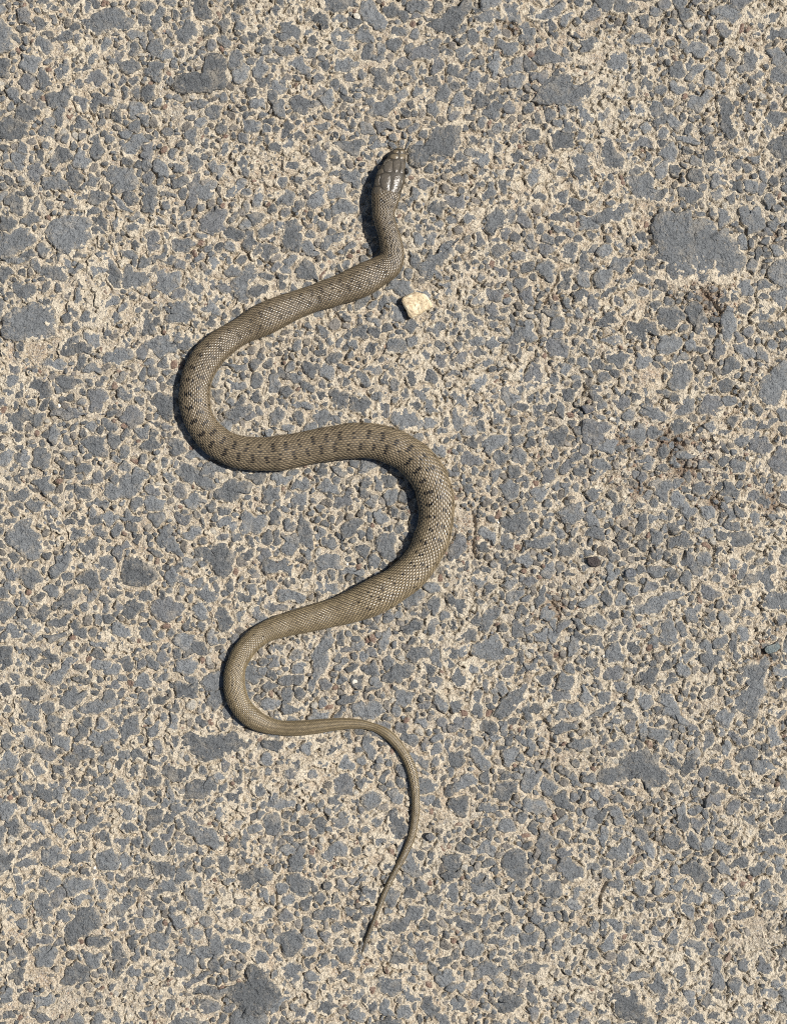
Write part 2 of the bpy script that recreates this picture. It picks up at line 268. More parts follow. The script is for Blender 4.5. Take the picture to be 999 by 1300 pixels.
T[(333, 975)] = """p 365 105 420 90 490 120 440 150 400 165;e 500 210 58 42 70;e 630 70 38 36 30;p 710 130 750 100 800 110 780 180 740 195 715 165;e 780 50 58 28 -20;e 660 130 28 24 0;e 930 90 48 36 -20;e 860 150 42 22 0
p 915 340 950 310 1010 310 1010 460 960 450 920 400;p 215 325 250 305 290 265 330 280 330 320 300 350 240 350;e 135 445 50 33 0;e 65 135 44 28 0;e 130 20 44 24 0;e 310 60 46 36 -20;e 300 205 34 28 0;e 45 290 34 17 -80;e 155 290 18 18 0
e 110 670 54 48 10;e 170 590 28 23 0;e 240 555 50 24 0;e 15 420 20 30 0;e 490 380 36 32 0;e 420 480 38 33 0;e 565 470 34 34 0;e 640 345 20 28 0;e 720 400 36 28 0;e 830 450 56 33 0;e 875 515 18 19 0;e 565 560 48 28 -30;e 745 590 65 22 20
e 655 610 38 24 80;e 805 690 44 25 -20;e 730 715 20 22 0;e 770 742 20 14 0;p 785 790 820 760 880 740 945 750 920 780 860 800 800 805;e 970 785 30 22 0;e 700 800 40 28 -15;e 820 850 28 30 0;p 880 890 930 845 985 860 990 900 950 940 900 925
e 760 910 28 28 0;e 480 830 56 36 0;e 560 865 36 36 0;e 640 910 44 27 50;e 340 800 20 22 0;e 355 945 33 28 0;e 250 900 38 33 0;e 160 940 50 28 0;e 215 790 38 20 0;e 60 890 56 26 -20;e 955 530 34 16 80;e 985 555 22 18 0
e 300 700 42 28 0;e 180 745 25 19 -40;e 520 730 33 24 0;e 605 680 36 24 0;e 690 465 24 20 0;e 970 260 25 15 0;e 845 310 42 20 0;e 770 310 28 19 0;e 15 490 25 28 0;e 510 610 36 28 0;e 340 545 28 22 0;e 410 770 24 18 0;e 860 620 24 19 0
e 955 620 42 24 0;e 285 130 33 30 0;e 600 330 20 20 0"""
T[(666, 975)] = """e 90 70 35 30 0;e 145 125 48 28 30;e 185 50 34 24 0;e 85 170 20 17 0;e 170 210 22 22 0;e 230 240 20 18 0;e 220 115 18 22 0;e 295 175 48 20 -40;e 350 120 28 15 0;p 290 330 330 310 380 260 410 260 420 310 380 345 320 345;e 75 300 66 30 95
e 175 395 56 38 30;e 95 450 46 36 0;e 185 510 42 26 30;e 660 400 52 34 20;e 575 390 24 24 0;e 535 345 30 17 0;e 500 125 35 15 0;e 570 80 28 18 20;e 775 55 40 22 0;e 895 95 55 30 -15;e 860 200 30 26 -30;e 655 210 30 20 20
e 720 120 40 24 -20;p 930 240 960 180 1010 150 1010 270 950 260;e 940 310 58 26 5;e 985 50 36 38 0;e 820 355 48 18 -10;e 750 300 32 22 -30;e 685 320 22 17 0;e 900 450 34 34 0;e 985 420 24 28 0;e 790 455 42 26 -20;e 765 530 54 26 -40
e 650 490 38 26 0;e 535 500 30 22 0;e 480 520 25 18 0;e 395 550 25 18 0;e 570 450 30 20 0;e 345 445 28 24 0;e 425 385 40 22 -30;e 410 495 20 12 0;e 310 400 18 28 0;e 65 595 25 19 0;e 15 650 28 33 0;e 40 765 50 32 -10
e 180 745 24 19 0;e 570 625 44 22 -60;e 655 600 22 28 0;e 640 680 48 20 10;e 575 710 30 21 0;p 690 720 740 710 750 780 770 820 740 860 700 850 720 790;e 910 755 38 33 0;e 850 890 28 33 0;e 590 790 46 33 20;e 520 890 38 33 0
p 310 880 350 830 370 860 430 835 450 870 470 930 460 975 400 975 350 940 330 900;e 240 815 35 21 15;e 235 900 30 19 0;e 130 910 28 24 0;e 40 930 28 28 0;e 130 665 28 28 0;e 235 620 34 20 0;e 320 660 42 22 -80;e 370 730 33 28 0
e 435 735 20 17 0;e 340 590 33 28 0;e 415 610 28 20 0;e 500 630 28 23 0;e 825 560 44 18 -20;e 800 640 24 17 0;e 920 530 28 18 0;e 970 700 28 23 0;e 960 900 33 23 -20;e 820 930 24 23 0;e 700 890 24 28 0;e 35 490 24 24 0;e 15 400 22 20 0
e 105 535 30 18 0;e 740 610 24 18 80;e 580 300 26 14 0;e 440 190 20 24 0"""
FULL = ["829 290 836 277 850 270 866 267 880 274 897 290 920 293 935 310 943 326 942 340 930 355 900 363 868 356 840 342 833 325",
        "526 336 540 324 554 322 566 304 580 300 584 314 574 330 552 348 538 348",
        "779 972 792 960 820 953 838 962 844 978 842 988 833 1000 818 1001 810 991 793 986",
        "295 1265 305 1245 320 1235 335 1225 350 1240 355 1262 345 1275 330 1290 312 1295 303 1280"]

def chaikin(p, it=1):
    for _ in range(it):
        q = np.roll(p, -1, 0)
        p = np.stack([p*.78+q*.22, p*.22+q*.78], 1).reshape(-1, 2)
    return p
def resample(p, n):
    q = np.vstack([p, p[:1]]); d = np.r_[0, np.cumsum(np.hypot(*np.diff(q, axis=0).T))]
    t = np.linspace(0, d[-1], n, endpoint=False)
    return np.stack([np.interp(t, d, q[:, 0]), np.interp(t, d, q[:, 1])], 1)
def poly_area(p):
    x, y = p.T; return 0.5*np.sum(x*np.roll(y, -1)-y*np.roll(x, -1))
def rough_outline(p, amp):
    """uneven outline round a polygon (photo pixels)"""
    per = np.sum(np.hypot(*(np.roll(p, -1, 0)-p).T))
    n = int(np.clip(per/3.6, 8, 64))
    p = resample(p, n)
    c = p.mean(0); t = np.linspace(0, 2*np.pi, n, endpoint=False)
    r = np.zeros(n)
    for k in range(2, max(4, n//2)):
        r += rng.normal()*np.cos(k*t+rng.uniform(0, 6.28))/k**0.75
    nrm = np.roll(p, -1, 0)-np.roll(p, 1, 0); nrm = np.stack([nrm[:, 1], -nrm[:, 0]], 1)
    nrm /= np.maximum(np.hypot(*nrm.T), 1e-6)[:, None]
    return p + nrm*(r*amp)[:, None]
def ellipse_outline(cx, cy, rx, ry, ang, cuts=3):
    n = 40; t = np.linspace(0, 2*np.pi, n, endpoint=False)
    p = np.stack([np.cos(t), np.sin(t)], 1)
    for _ in range(cuts):                                   # knock corners off: broken stone, not an egg
        a = rng.uniform(0, 6.28); d = np.array([math.cos(a), math.sin(a)]); lim = rng.uniform(0.62, 0.92)
        k = p@d; over = np.maximum(k-lim, 0); p = p-over[:, None]*d
    p *= (rx*1.14, ry*1.14)
    a = math.radians(ang); ca, sa = math.cos(a), math.sin(a)
    return np.stack([p[:, 0]*ca-p[:, 1]*sa+cx, p[:, 0]*sa+p[:, 1]*ca+cy], 1)

_wr = np.random.default_rng(99)
_wv = [(_wr.uniform(0, 2*np.pi), 2*np.pi/L_, _wr.uniform(0, 6.28), _wr.uniform(0, 6.28), A_) for L_, A_ in [(34, 2.0)]*4+[(19, 1.35)]*6+[(11, 0.85)]*7 for _ in [0]]
def warp(p, amt=1.0):
    """push an outline about so that no stone keeps a smooth egg shape"""
    dx = np.zeros(len(p)); dy = np.zeros(len(p))
    for a, k, f1, f2, A in _wv:
        t = (p[:, 0]*math.cos(a)+p[:, 1]*math.sin(a))*k
        dx += A*np.sin(t+f1); dy += A*np.sin(t*1.07+f2)
    return p+np.stack([dx, dy], 1)*0.55*amt
stones = []            # (outline px, radius px, traced)
for (ox, oy), txt in T.items():
    for ln in txt.replace('\n', ';').split(';'):
        f = ln.split()
        if not f: continue
        v = np.array(list(map(float, f[1:])))
        if f[0] == 'e':
            if len(v) == 4: v = np.r_[v, 0]
            q = ellipse_outline(v[0]/3+ox, v[1]/3+oy, v[2]/3, v[3]/3, v[4])
        else:
            q = chaikin(v.reshape(-1, 2)/3+np.array([ox, oy]), 1)
        a = abs(poly_area(q)); r = math.sqrt(a/math.pi)
        stones.append([rough_outline(warp(q, min(1, r/9)), 0.065*r+0.4), r, True])
for s in FULL:
    q = chaikin(np.array(list(map(float, s.split()))).reshape(-1, 2), 1)
    r = math.sqrt(abs(poly_area(q))/math.pi); q = q.mean(0)+(q-q.mean(0))*1.05; stones.append([rough_outline(warp(warp(q)), 3.2), r, True])

# ------------------------------------------------------------------ fields on the detailed patch
MX = 84                                       # margin round the picture, px
STEP = 1.35
gx = np.arange(-MX, 999+MX, STEP); gy = np.arange(-MX, 1300+MX, STEP)
NX, NY = len(gx), len(gy)
GX, GY = np.meshgrid(gx, gy)
def vnoise(scale, seed, oct=3, rough=0.55):
    """smooth value noise on the patch, about -1..1; scale = feature size in px"""
    r = np.random.default_rng(seed); out = np.zeros((NY, NX), np.float32); amp = 1; tot = 0
    for o in range(oct):
        s = scale/2**o
        w_, h_ = int((gx[-1]-gx[0])/s)+4, int((gy[-1]-gy[0])/s)+4
        gr = r.uniform(-1, 1, (h_, w_)).astype(np.float32)
        fx = (gx-gx[0])/s; fy = (gy-gy[0])/s
        ix, iy = fx.astype(int), fy.astype(int); tx, ty = fx-ix, fy-iy
        tx = tx*tx*(3-2*tx); ty = ty*ty*(3-2*ty)
        a = gr[iy][:, ix]*(1-tx)+gr[iy][:, ix+1]*tx
        b = gr[iy+1][:, ix]*(1-tx)+gr[iy+1][:, ix+1]*tx
        out += amp*(a*(1-ty[:, None])+b*ty[:, None]); tot += amp; amp *= rough
    return out/tot*1.6
D = np.full((NY, NX), 60.0, np.float32)        # signed distance to the nearest stone outline, px
ZT = np.zeros((NY, NX), np.float32)            # top height of that stone, px

def stamp(p, ztop, pad=7.0):
    x0, y0 = p.min(0)-pad; x1, y1 = p.max(0)+pad
    i0, i1 = max(0, int((x0-gx[0])/STEP)), min(NX, int((x1-gx[0])/STEP)+2)
    j0, j1 = max(0, int((y0-gy[0])/STEP)), min(NY, int((y1-gy[0])/STEP)+2)
    if i1 <= i0 or j1 <= j0: return
    X = GX[j0:j1, i0:i1][..., None]; Y = GY[j0:j1, i0:i1][..., None]
    a = p; b = np.roll(p, -1, 0); e = b-a
    wx, wy = X-a[:, 0], Y-a[:, 1]
    t = np.clip((wx*e[:, 0]+wy*e[:, 1])/np.maximum((e**2).sum(1), 1e-9), 0, 1)
    d = np.sqrt(((wx-e[:, 0]*t)**2+(wy-e[:, 1]*t)**2).min(-1))
    cr = ((a[:, 1] > Y) != (b[:, 1] > Y)) & (X < e[:, 0]*(Y-a[:, 1])/np.where(e[:, 1] == 0, 1e-9, e[:, 1])+a[:, 0])
    ins = cr.sum(-1) % 2 == 1
    d = np.where(ins, -d, d).astype(np.float32)
    sub = D[j0:j1, i0:i1]; m = d < sub
    sub[m] = d[m]; ZT[j0:j1, i0:i1][m] = ztop

def top_height(r):
    return float(np.clip(rng.normal(2.5+0.022*r, 0.6), 1.1, 3.5))      # px above the sand

for s in stones:
    s.append(top_height(s[1])); stamp(s[0], s[3])

sandy = vnoise(75, 11, 3)                       # where sand rules and where stones crowd
def dist_at(x, y):
    i = int((x-gx[0])/STEP); j = int((y-gy[0])/STEP)
    if 0 <= i < NX and 0 <= j < NY: return min(float(D[j, i]), float(CRD[j, i])*1.0-1.2), float(sandy[j, i])
    return -1, 0
crack = [[(600, 655), (603, 672), (599, 690), (602, 706)], [(685, 910), (697, 925), (698, 945), (692, 965)], [(690, 385), (703, 362), (712, 340), (735, 330)], [(736, 470), (742, 490), (738, 503)],
         [(890, 368), (905, 385), (915, 398), (912, 420)], [(762, 1160), (760, 1140), (768, 1120)], [(855, 600), (870, 592), (885, 598)], [(700, 765), (710, 780), (706, 800)]]
CRD = np.full((NY, NX), 60.0, np.float32)
for c in crack:
    c = np.array(c, float)
    for a, b in zip(c[:-1], c[1:]):
        e = b-a; t = np.clip(((GX-a[0])*e[0]+(GY-a[1])*e[1])/(e@e), 0, 1)
        CRD = np.minimum(CRD, np.hypot(GX-a[0]-e[0]*t, GY-a[1]-e[1]*t))
fill = [(34, 40, 0.0), (24, 120, 0.0), (17, 500, 0.0), (12, 1500, .05), (9, 3000, .1), (7, 5500, .12), (5.2, 13000, .2), (3.9, 26000, .3), (2.8, 38000, .5)]
for R, tries, sand_ok in fill:
    xs = rng.uniform(gx[0]+5, gx[-1]-5, tries); ys = rng.uniform(gy[0]+5, gy[-1]-5, tries)
    for x, y in zip(xs, ys):
        r = R*rng.uniform(0.82, 1.2)
        inside = -4 < x < 1003 and -4 < y < 1304
        if inside and (R > 13 or R > 10 and rng.random() < 0.6): continue
        d, sa = dist_at(x, y)
        if d < r*(0.62 if R > 4 else 0.8): continue
        if sa > 0.42+sand_ok and rng.random() < 0.93: continue
        asp = rng.uniform(1.0, 1.75)**0.5
        q = ellipse_outline(x, y, r*asp, r/asp, rng.uniform(0, 180), 3)
        q = rough_outline(warp(q, min(1, r/11)), 0.095*r+0.12)
        zt = top_height(r) if R > 6 else float(np.clip(rng.normal(2.1, 0.9), 0.4, 4.0))
        stones.append([q, r, False, zt]); stamp(q, zt, 5.0)
print('stones', len(stones))

# ------------------------------------------------------------------ the sandy binder
low = vnoise(45, 21, 2); mid = vnoise(9, 22, 2); hi = vnoise(3.2, 23, 2, 0.8); hi2 = vnoise(4.5, 24, 1); film = vnoise(11, 25, 3, 0.85); cover = vnoise(95, 27, 3, 0.6); crv = vnoise(7, 28, 2)
Mz = 0.8*low + 1.25*mid + 0.8*hi
pits = np.clip(vnoise(5.0, 26, 2)-0.62, 0, 1)*3.0
Mz -= pits*np.clip(D/2, 0, 1)
men = np.exp(-np.clip(D, 0, 9)/2.2)
Mz += men*(ZT*0.38)*(0.7+1.1*hi2)
Mz -= 4.2*np.exp(-((D-1.0)/1.1)**2)*np.clip(crv*1.6, 0, 1)
ins = D < 0.2
edge_in = np.clip(1+D/3.2, 0, 1)                # 1 at outline, 0 well inside
filmh = ZT-1.9 + 1.9*cover + 2.1*film + 0.8*hi + 1.15*edge_in - 1.3*np.clip((-D-4)/5, 0, 1)
Mz = np.where(ins, np.minimum(filmh, ZT+0.4), Mz)
Mz -= 5.0*np.clip(1-(CRD+1.3*mid)/3.2, 0, 1)*(D > 0.2)
earth = np.zeros((NY, NX), np.float32)
for ex_, ey_, er_ in [(900, 378, 22), (915, 400, 14), (855, 565, 24), (868, 598, 20), (788, 560, 13), (812, 618, 16), (975, 640, 16), (700, 770, 15), (592, 690, 9), (905, 640, 16), (972, 830, 16), (985, 300, 9), (752, 20, 10), (648, 32, 14)]:
    earth = np.maximum(earth, np.exp(-((GX-ex_)**2+(GY-ey_)**2)/(2*(er_*0.62)**2)))
earth = np.clip(earth*1.3+0.5*mid*(earth > 0.1)-0.25, 0, 1)
Mz -= 2.4*earth*(D > 0.3)
VX = (GX-499.5)*K; VY = (650-GY)*K
# rim settles to the level of the plain road beyond
rimd = np.minimum(np.minimum(GX-gx[0], gx[-1]-GX), np.minimum(GY-gy[0], gy[-1]-GY))
Mz = Mz*np.clip(rimd/6, 0, 1) - 0.6*(rimd < 1)
verts = np.stack([VX.ravel(), VY.ravel(), (Mz*K).ravel()], 1)
ii = np.arange(NY*NX).reshape(NY, NX)
faces = np.stack([ii[1:, :-1].ravel(), ii[1:, 1:].ravel(), ii[:-1, 1:].ravel(), ii[:-1, :-1].ravel()], 1)
road = mesh_obj('road', verts, faces, M_MORTAR)
rimc = np.clip(np.exp(-np.clip(D-0.3, 0, 9)/1.6), 0, 1)
ca_ = road.data.color_attributes.new('tint', 'FLOAT_COLOR', 'POINT')
buf = np.ones((NY*NX, 4), np.float32); buf[:, 0] = rimc.ravel(); buf[:, 1] = earth.ravel(); buf[:, 2] = 0
ca_.data.foreach_set('color', buf.ravel())
tag(road, kind='structure')

# plain road and ground beyond the detailed patch: one sheet with a hole
x0, x1 = (gx[0]+1-499.5)*K, (gx[-1]-1-499.5)*K; y1, y0 = (650-gy[0]-1)*K, (650-gy[-1]+1)*K
B = 60.0
gv = [(-B, -B, 0), (B, -B, 0), (B, B, 0), (-B, B, 0), (x0, y0, 0), (x1, y0, 0), (x1, y1, 0), (x0, y1, 0)]
gnd = mesh_obj('ground', gv, [(0, 1, 5, 4), (1, 2, 6, 5), (2, 3, 7, 6), (3, 0, 4, 7)], M_FAR, smooth=False)
tag(gnd, kind='structure')

# ------------------------------------------------------------------ stone meshes
def inset(p, d):
    nrm = np.roll(p, -1, 0)-np.roll(p, 1, 0); nrm = np.stack([nrm[:, 1], -nrm[:, 0]], 1)
    nrm /= np.maximum(np.hypot(*nrm.T), 1e-6)[:, None]
    if poly_area(p) < 0: nrm = -nrm
    c = p.mean(0)
    q = p-nrm*d
    # never past the centre
    toc = c-p; lim = 0.5
    mv = q-p; k = (mv*toc).sum(1)/np.maximum((toc**2).sum(1), 1e-6)
    bad = (k > lim) | (k < 0.0)
    q[bad] = p[bad]+toc[bad]*min(0.25, d/max(1.0, np.hypot(*toc.T).mean()))
    return q
def stone_mesh(p, r, zt, big):
    """rings from below the sand up the side, over a broken edge, to an uneven top"""
    if poly_area(p) > 0: p = p[::-1]           # photo y runs down
    n = len(p); c = p.mean(0)
    dome = min(1.2, 0.16*r)+rng.uniform(0, 0.4)
    e = min(0.34*r, 2.4)
    tilt = rng.normal(0, 0.085 if r < 12 else 0.03, 2)
    rings = []
    def ring(q, z, j):
        zz = z+(q-c)@tilt+rng.normal(0, j, len(q)); rings.append(np.c_[q, zz])
    ring(c+(p-c)*1.0, -4.0, 0.0)
    ring(p, zt-dome-0.35*e-0.2, 0.14)
    q = p-(p-c)/np.maximum(np.hypot(*(p-c).T), 1e-6)[:, None]*e*0.55
    ring(q, zt-dome*(0.45 if r <= 5 else 0.2), 0.13 if r <= 5 else 0.07)
    if r > 5.0:
        ring(c+(q-c)*0.72, zt, 0.09)
    if big and r > 9:
        ring(c+(q-c)*0.42, zt, 0.06)
    ctr = np.array([[c[0], c[1], zt+rng.normal(0, .06)]])
    V = np.vstack(rings+[ctr]); m = len(rings); F = []
    for k in range(m-1):
        for i in range(n):
            j = (i+1) % n; F.append((k*n+i, k*n+j, (k+1)*n+j)); F.append((k*n+i, (k+1)*n+j, (k+1)*n+i))
    for i in range(n): F.append(((m-1)*n+i, (m-1)*n+(i+1) % n, m*n))
    eg = ([1.0, 1.0, 0.85, 0.35 if r > 9 else 0.5, 0.08][:m])
    if m < 4: eg = [1.0, 0.9, 0.55][:m]
    E = np.r_[np.repeat(eg, n), 0.0 if m > 3 else 0.25]
    return V, np.array(F), E
def to_world(V):
    o = np.empty_like(V); o[:, 0] = (V[:, 0]-499.5)*K; o[:, 1] = (650-V[:, 1])*K; o[:, 2] = V[:, 2]*K; return o
def stone_tint(r):
    b = np.array([0.172, 0.181, 0.186])*rng.uniform(0.72, 1.3)
    if r < 8: b = b*0.86
    if r > 13: b = b*0.92
    u = rng.random()
    if r < 6 and u < 0.30: b = np.array([0.20, 0.185, 0.165])*rng.uniform(0.7, 1.3)
    if r < 5 and u < 0.06: b = np.array([0.24, 0.16, 0.12])
    if r < 5 and u > 0.96: b = np.array([0.45, 0.42, 0.36])
    if r >= 6 and u < 0.10: b = np.array([0.17, 0.175, 0.18])
    return b
def in_view(s):
    c = s[0].mean(0); return -10 < c[0] < 1009 and -10 < c[1] < 1310
order = sorted(range(len(stones)), key=lambda i: -(stones[i][1] if in_view(stones[i]) else -1))
bigset = set(order[:300])
AV, AF, AC, off = [], [], [], 0
for i, (p, r, tr, zt) in enumerate(stones):
    V, F, E = stone_mesh(p, r, zt, i in bigset)
    cc4 = np.c_[np.repeat(stone_tint(r)[None], len(V), 0), E]
    if i in bigset:
        c = V.mean(0); Wd = to_world(V); cw = np.array([*Wd.mean(0)[:2], 0.0])
        o = mesh_obj('stone', Wd-cw, F, M_STONE, road, colors=cc4); o.location = cw
    else:
        AV.append(to_world(V)); AF.append(F+off); off += len(V); AC.append(cc4)
o = mesh_obj('small_stones', np.vstack(AV), np.vstack(AF), M_STONE, road, colors=np.vstack(AC)); tag(o, kind='stuff')
print('stuff stone tris', sum(map(len, AF)))

# ------------------------------------------------------------------ grit and crumbs lying in the sand
ico_t = (1+5**.5)/2
ICO = np.array([(-1, ico_t, 0), (1, ico_t, 0), (-1, -ico_t, 0), (1, -ico_t, 0), (0, -1, ico_t), (0, 1, ico_t), (0, -1, -ico_t), (0, 1, -ico_t), (ico_t, 0, -1), (ico_t, 0, 1), (-ico_t, 0, -1), (-ico_t, 0, 1)])/1.902
ICF = np.array([(0, 11, 5), (0, 5, 1), (0, 1, 7), (0, 7, 10), (0, 10, 11), (1, 5, 9), (5, 11, 4), (11, 10, 2), (10, 7, 6), (7, 1, 8), (3, 9, 4), (3, 4, 2), (3, 2, 6), (3, 6, 8), (3, 8, 9), (4, 9, 5), (2, 4, 11), (6, 2, 10), (8, 6, 7), (9, 8, 1)])
NG = 17000
px = rng.uniform(gx[0]+4, gx[-1]-4, NG); py = rng.uniform(gy[0]+4, gy[-1]-4, NG)
hot = [(900, 375, 22, 260), (915, 400, 16, 160), (855, 565, 30, 260), (870, 600, 22, 160), (785, 560, 18, 120), (812, 615, 20, 140), (975, 640, 20, 80), (700, 770, 18, 120), (590, 690, 14, 120), (345, 715, 12, 60), (905, 640, 22, 90), (970, 830, 20, 100), (640, 30, 25, 60), (985, 300, 12, 60), (700, 130, 14, 60)]
hx, hy = [], []
for x, y, s, n in hot: hx.append(rng.normal(x, s, n)); hy.append(rng.normal(y, s*.8, n))
nh = sum(map(len, hx))
px = np.r_[px, *hx]; py = np.r_[py, *hy]
gi = ((px-gx[0])/STEP).astype(int).clip(0, NX-1); gj = ((py-gy[0])/STEP).astype(int).clip(0, NY-1)
is_hot = np.arange(len(px)) >= len(px)-nh
dd = D[gj, gi]
keep = (dd > 0.4) | is_hot & (dd > -1)
px, py, gi, gj, is_hot = px[keep], py[keep], gi[keep], gj[keep], is_hot[keep]
n = len(px)
sz = rng.lognormal(math.log(1.0), 0.38, n).clip(0.5, 2.6); sz[is_hot] *= 1.25
ang = rng.uniform(0, 6.28, n); sc3 = rng.uniform(0.6, 1.25, (n, 3)); sc3[:, 2] *= 0.75
base = ICO[None]*rng.uniform(0.72, 1.2, (n, 12, 1))*sc3[:, None]*sz[:, None, None]
ca, sa_ = np.cos(ang)[:, None], np.sin(ang)[:, None]
bx = base[..., 0]*ca-base[..., 1]*sa_; by = base[..., 0]*sa_+base[..., 1]*ca
bz = base[..., 2]+(Mz[gj, gi]+0.15*sz)[:, None]
V = np.stack([bx+px[:, None], by+py[:, None], bz], -1).reshape(-1, 3)
F = (ICF[None]+12*np.arange(n)[:, None, None]).reshape(-1, 3)
pal = np.array([(0.17, 0.175, 0.185), (0.22, 0.20, 0.18), (0.30, 0.21, 0.15), (0.42, 0.34, 0.25), (0.14, 0.11, 0.09), (0.72, 0.68, 0.60), (0.50, 0.40, 0.28)])
pi = rng.choice(7, n, p=[.36, .16, .08, .14, .09, .03, .14])
pi[is_hot] = rng.choice([1, 2, 4, 3, 4, 2], is_hot.sum())
gc = pal[pi]*rng.uniform(0.8, 1.2, (n, 1)); gc[is_hot] *= 0.85
V3 = to_world(V); F = F[:, ::-1]
o = mesh_obj('grit', V3, F, M_GRIT, road, smooth=False, colors=np.repeat(gc, 12, 0)); tag(o, kind='stuff')
print('grit tris', len(F), 'sand tris', 2*len(faces))

# ------------------------------------------------------------------ the snake
# pairs of silhouette points, left and right seen from the head (photo pixels): x y x y
PAIRS = """500 188.3 510 188.3;497 191 514.4 190.5;493.5 197 516 196;490.5 203 516.2 203;486.5 208.5 516 210.5;481.6 215.6 516.3 218;476.3 227.6 514.4 227;473.2 238 511.4 238;471.8 247 508 248;471.5 256 505.5 257;472.7 266 501.8 267;475 280 501 277;479.5 297 506.5 292;482.5 313 511 307;483 325 513.5 322;477 333 511 338;463 340 499 349;440 347 476 367;420 354 448 379
400 361 422 388;362 375 388 399.5;320 393 353 416;290 411 315 434.5;262 429.5 293 449.5;241 453 278 466.5;230 482 268.5 486;228 508 266 503;234 536 271 527;251 563.5 284.5 544;284 588.5 301 552;323 597.5 326 555;363 596 357 553;398 588.5 393 546;430 583.5 423 540.5;459 581 458 536.5;482 584.5 490 540;504 594 519 552;518 607 543 567.5
528 623 561 590;533 641 572 616;534 663 574.5 645;528 688 570.5 673;516 708.5 558.5 706;497 727 541 732;470 743 513 755;444 752.5 483 774;421 760.5 445 789.5;398 767 411 798.5;361 778 373 806.5;325 794 342 814.5;300 817 323 831;287.5 842 311.5 852.5;284.3 867 310.8 874;292 897 319.5 894.5;313 920 335 907.5;349.5 933 354 914;386 934 381 914.5
421 928 413 913;452 924.8 446 912.5;470 927.5 475.5 917.5;487 937 496 927;502.5 952.5 512 944.5;513 971 524.5 964.5;519.5 993 531 989;522.3 1018 533.3 1017;521 1043 531.2 1044;515.5 1067 524.8 1069.5;506.5 1088 514.5 1091.5;496 1109 502.5 1112;485.5 1131 491.8 1133.5;477 1155 482.2 1156.8;470 1174 474.8 1175.6;463.8 1190 468 1191.6;459.8 1203 462.8 1204;458.3 1213 459.3 1213.4"""
pr = np.array([list(map(float, a.split())) for a in PAIRS.replace('\n', ';').split(';')])
Lp, Rp = pr[:, :2], pr[:, 2:]
cen = (Lp+Rp)/2; wid = np.hypot(*(Lp-Rp).T)
def smooth_curve(P, n):
    d = np.r_[0, np.cumsum(np.hypot(*np.diff(P[:, :2], axis=0).T))]
    # natural cubic spline
    m = len(P); h = np.diff(d); A = np.eye(m); Bm = np.zeros_like(P)
    for i in range(1, m-1):
        A[i, i-1:i+2] = h[i-1], 2*(h[i-1]+h[i]), h[i]
        Bm[i] = 6*((P[i+1]-P[i])/h[i]-(P[i]-P[i-1])/h[i-1])
    S = np.linalg.solve(A, Bm)
    t = np.linspace(0, d[-1], n); k = np.clip(np.searchsorted(d, t)-1, 0, m-2); hk = h[k][:, None]
    a = ((d[k+1]-t)/h[k])[:, None]; b = 1-a
    return a*P[k]+b*P[k+1]+((a**3-a)*S[k]+(b**3-b)*S[k+1])*hk**2/6
cur = smooth_curve(np.c_[cen, wid], 3200)
def gsm(a, s):
    k = np.exp(-0.5*(np.arange(-4*s, 4*s+1)/s)**2); k /= k.sum()
    return np.convolve(np.pad(a, 4*s, mode='edge'), k, 'valid')
px_, py_ = cur[:, 0], cur[:, 1]
q0 = 60
sx, sy = gsm(px_, 9), gsm(py_, 9); bl = np.clip((np.arange(3200)-150)/100, 0, 1)
px_ = px_*(1-bl)+sx*bl; py_ = py_*(1-bl)+sy*bl
s = np.r_[0, np.cumsum(np.hypot(np.diff(px_), np.diff(py_)))]; SLEN = s[-1]
_t = np.arange(3200)/3200*2*np.pi
cur[:, 2] *= 1+0.012*np.sin(_t*23+1)+0.010*np.sin(_t*37+2)+0.007*np.sin(_t*61)
half = np.maximum(cur[:, 2]/2-0.75, 0.43*cur[:, 2])
def lerp(sq, xs, ys): return np.interp(sq, xs, ys)
lift = lerp(s, [0, 12, 30, 60, 95, 125, 148, 170, SLEN], [3, 5, 8, 9, 11, 8, 2, 0, 0])
lift = gsm(lift, 12)
flat = lerp(s, [0, 15, 40, 65, 90, 130, 300, SLEN], [0.62, 0.52, 0.50, 0.56, 0.70, 0.72, 0.72, 0.80])   # top height / half width
flatb = lerp(s, [0, 15, 60, 90, 130, SLEN], [0.42, 0.40, 0.50, 0.58, 0.52, 0.52])
roll = np.radians(lerp(s, [0, 20, 70, 110, 160, SLEN], [6, 14, 15, 8, 0, 0]))
zc = lift+half*flatb+lerp(s, [0, 1500, 1700, SLEN], [1.5, 1.5, 2.4, 3.0])                       # rests on the stones' tops
tx = np.gradient(px_, s); ty = np.gradient(py_, s); tl = np.hypot(tx, ty); tx /= tl; ty /= tl
tx, ty = gsm(tx, 10), gsm(ty, 10); tl = np.hypot(tx, ty); tx /= tl; ty /= tl
nxr, nyr = ty, -tx                              # one side normal (photo frame)
def sgnpow(v, e): return np.sign(v)*np.abs(v)**e
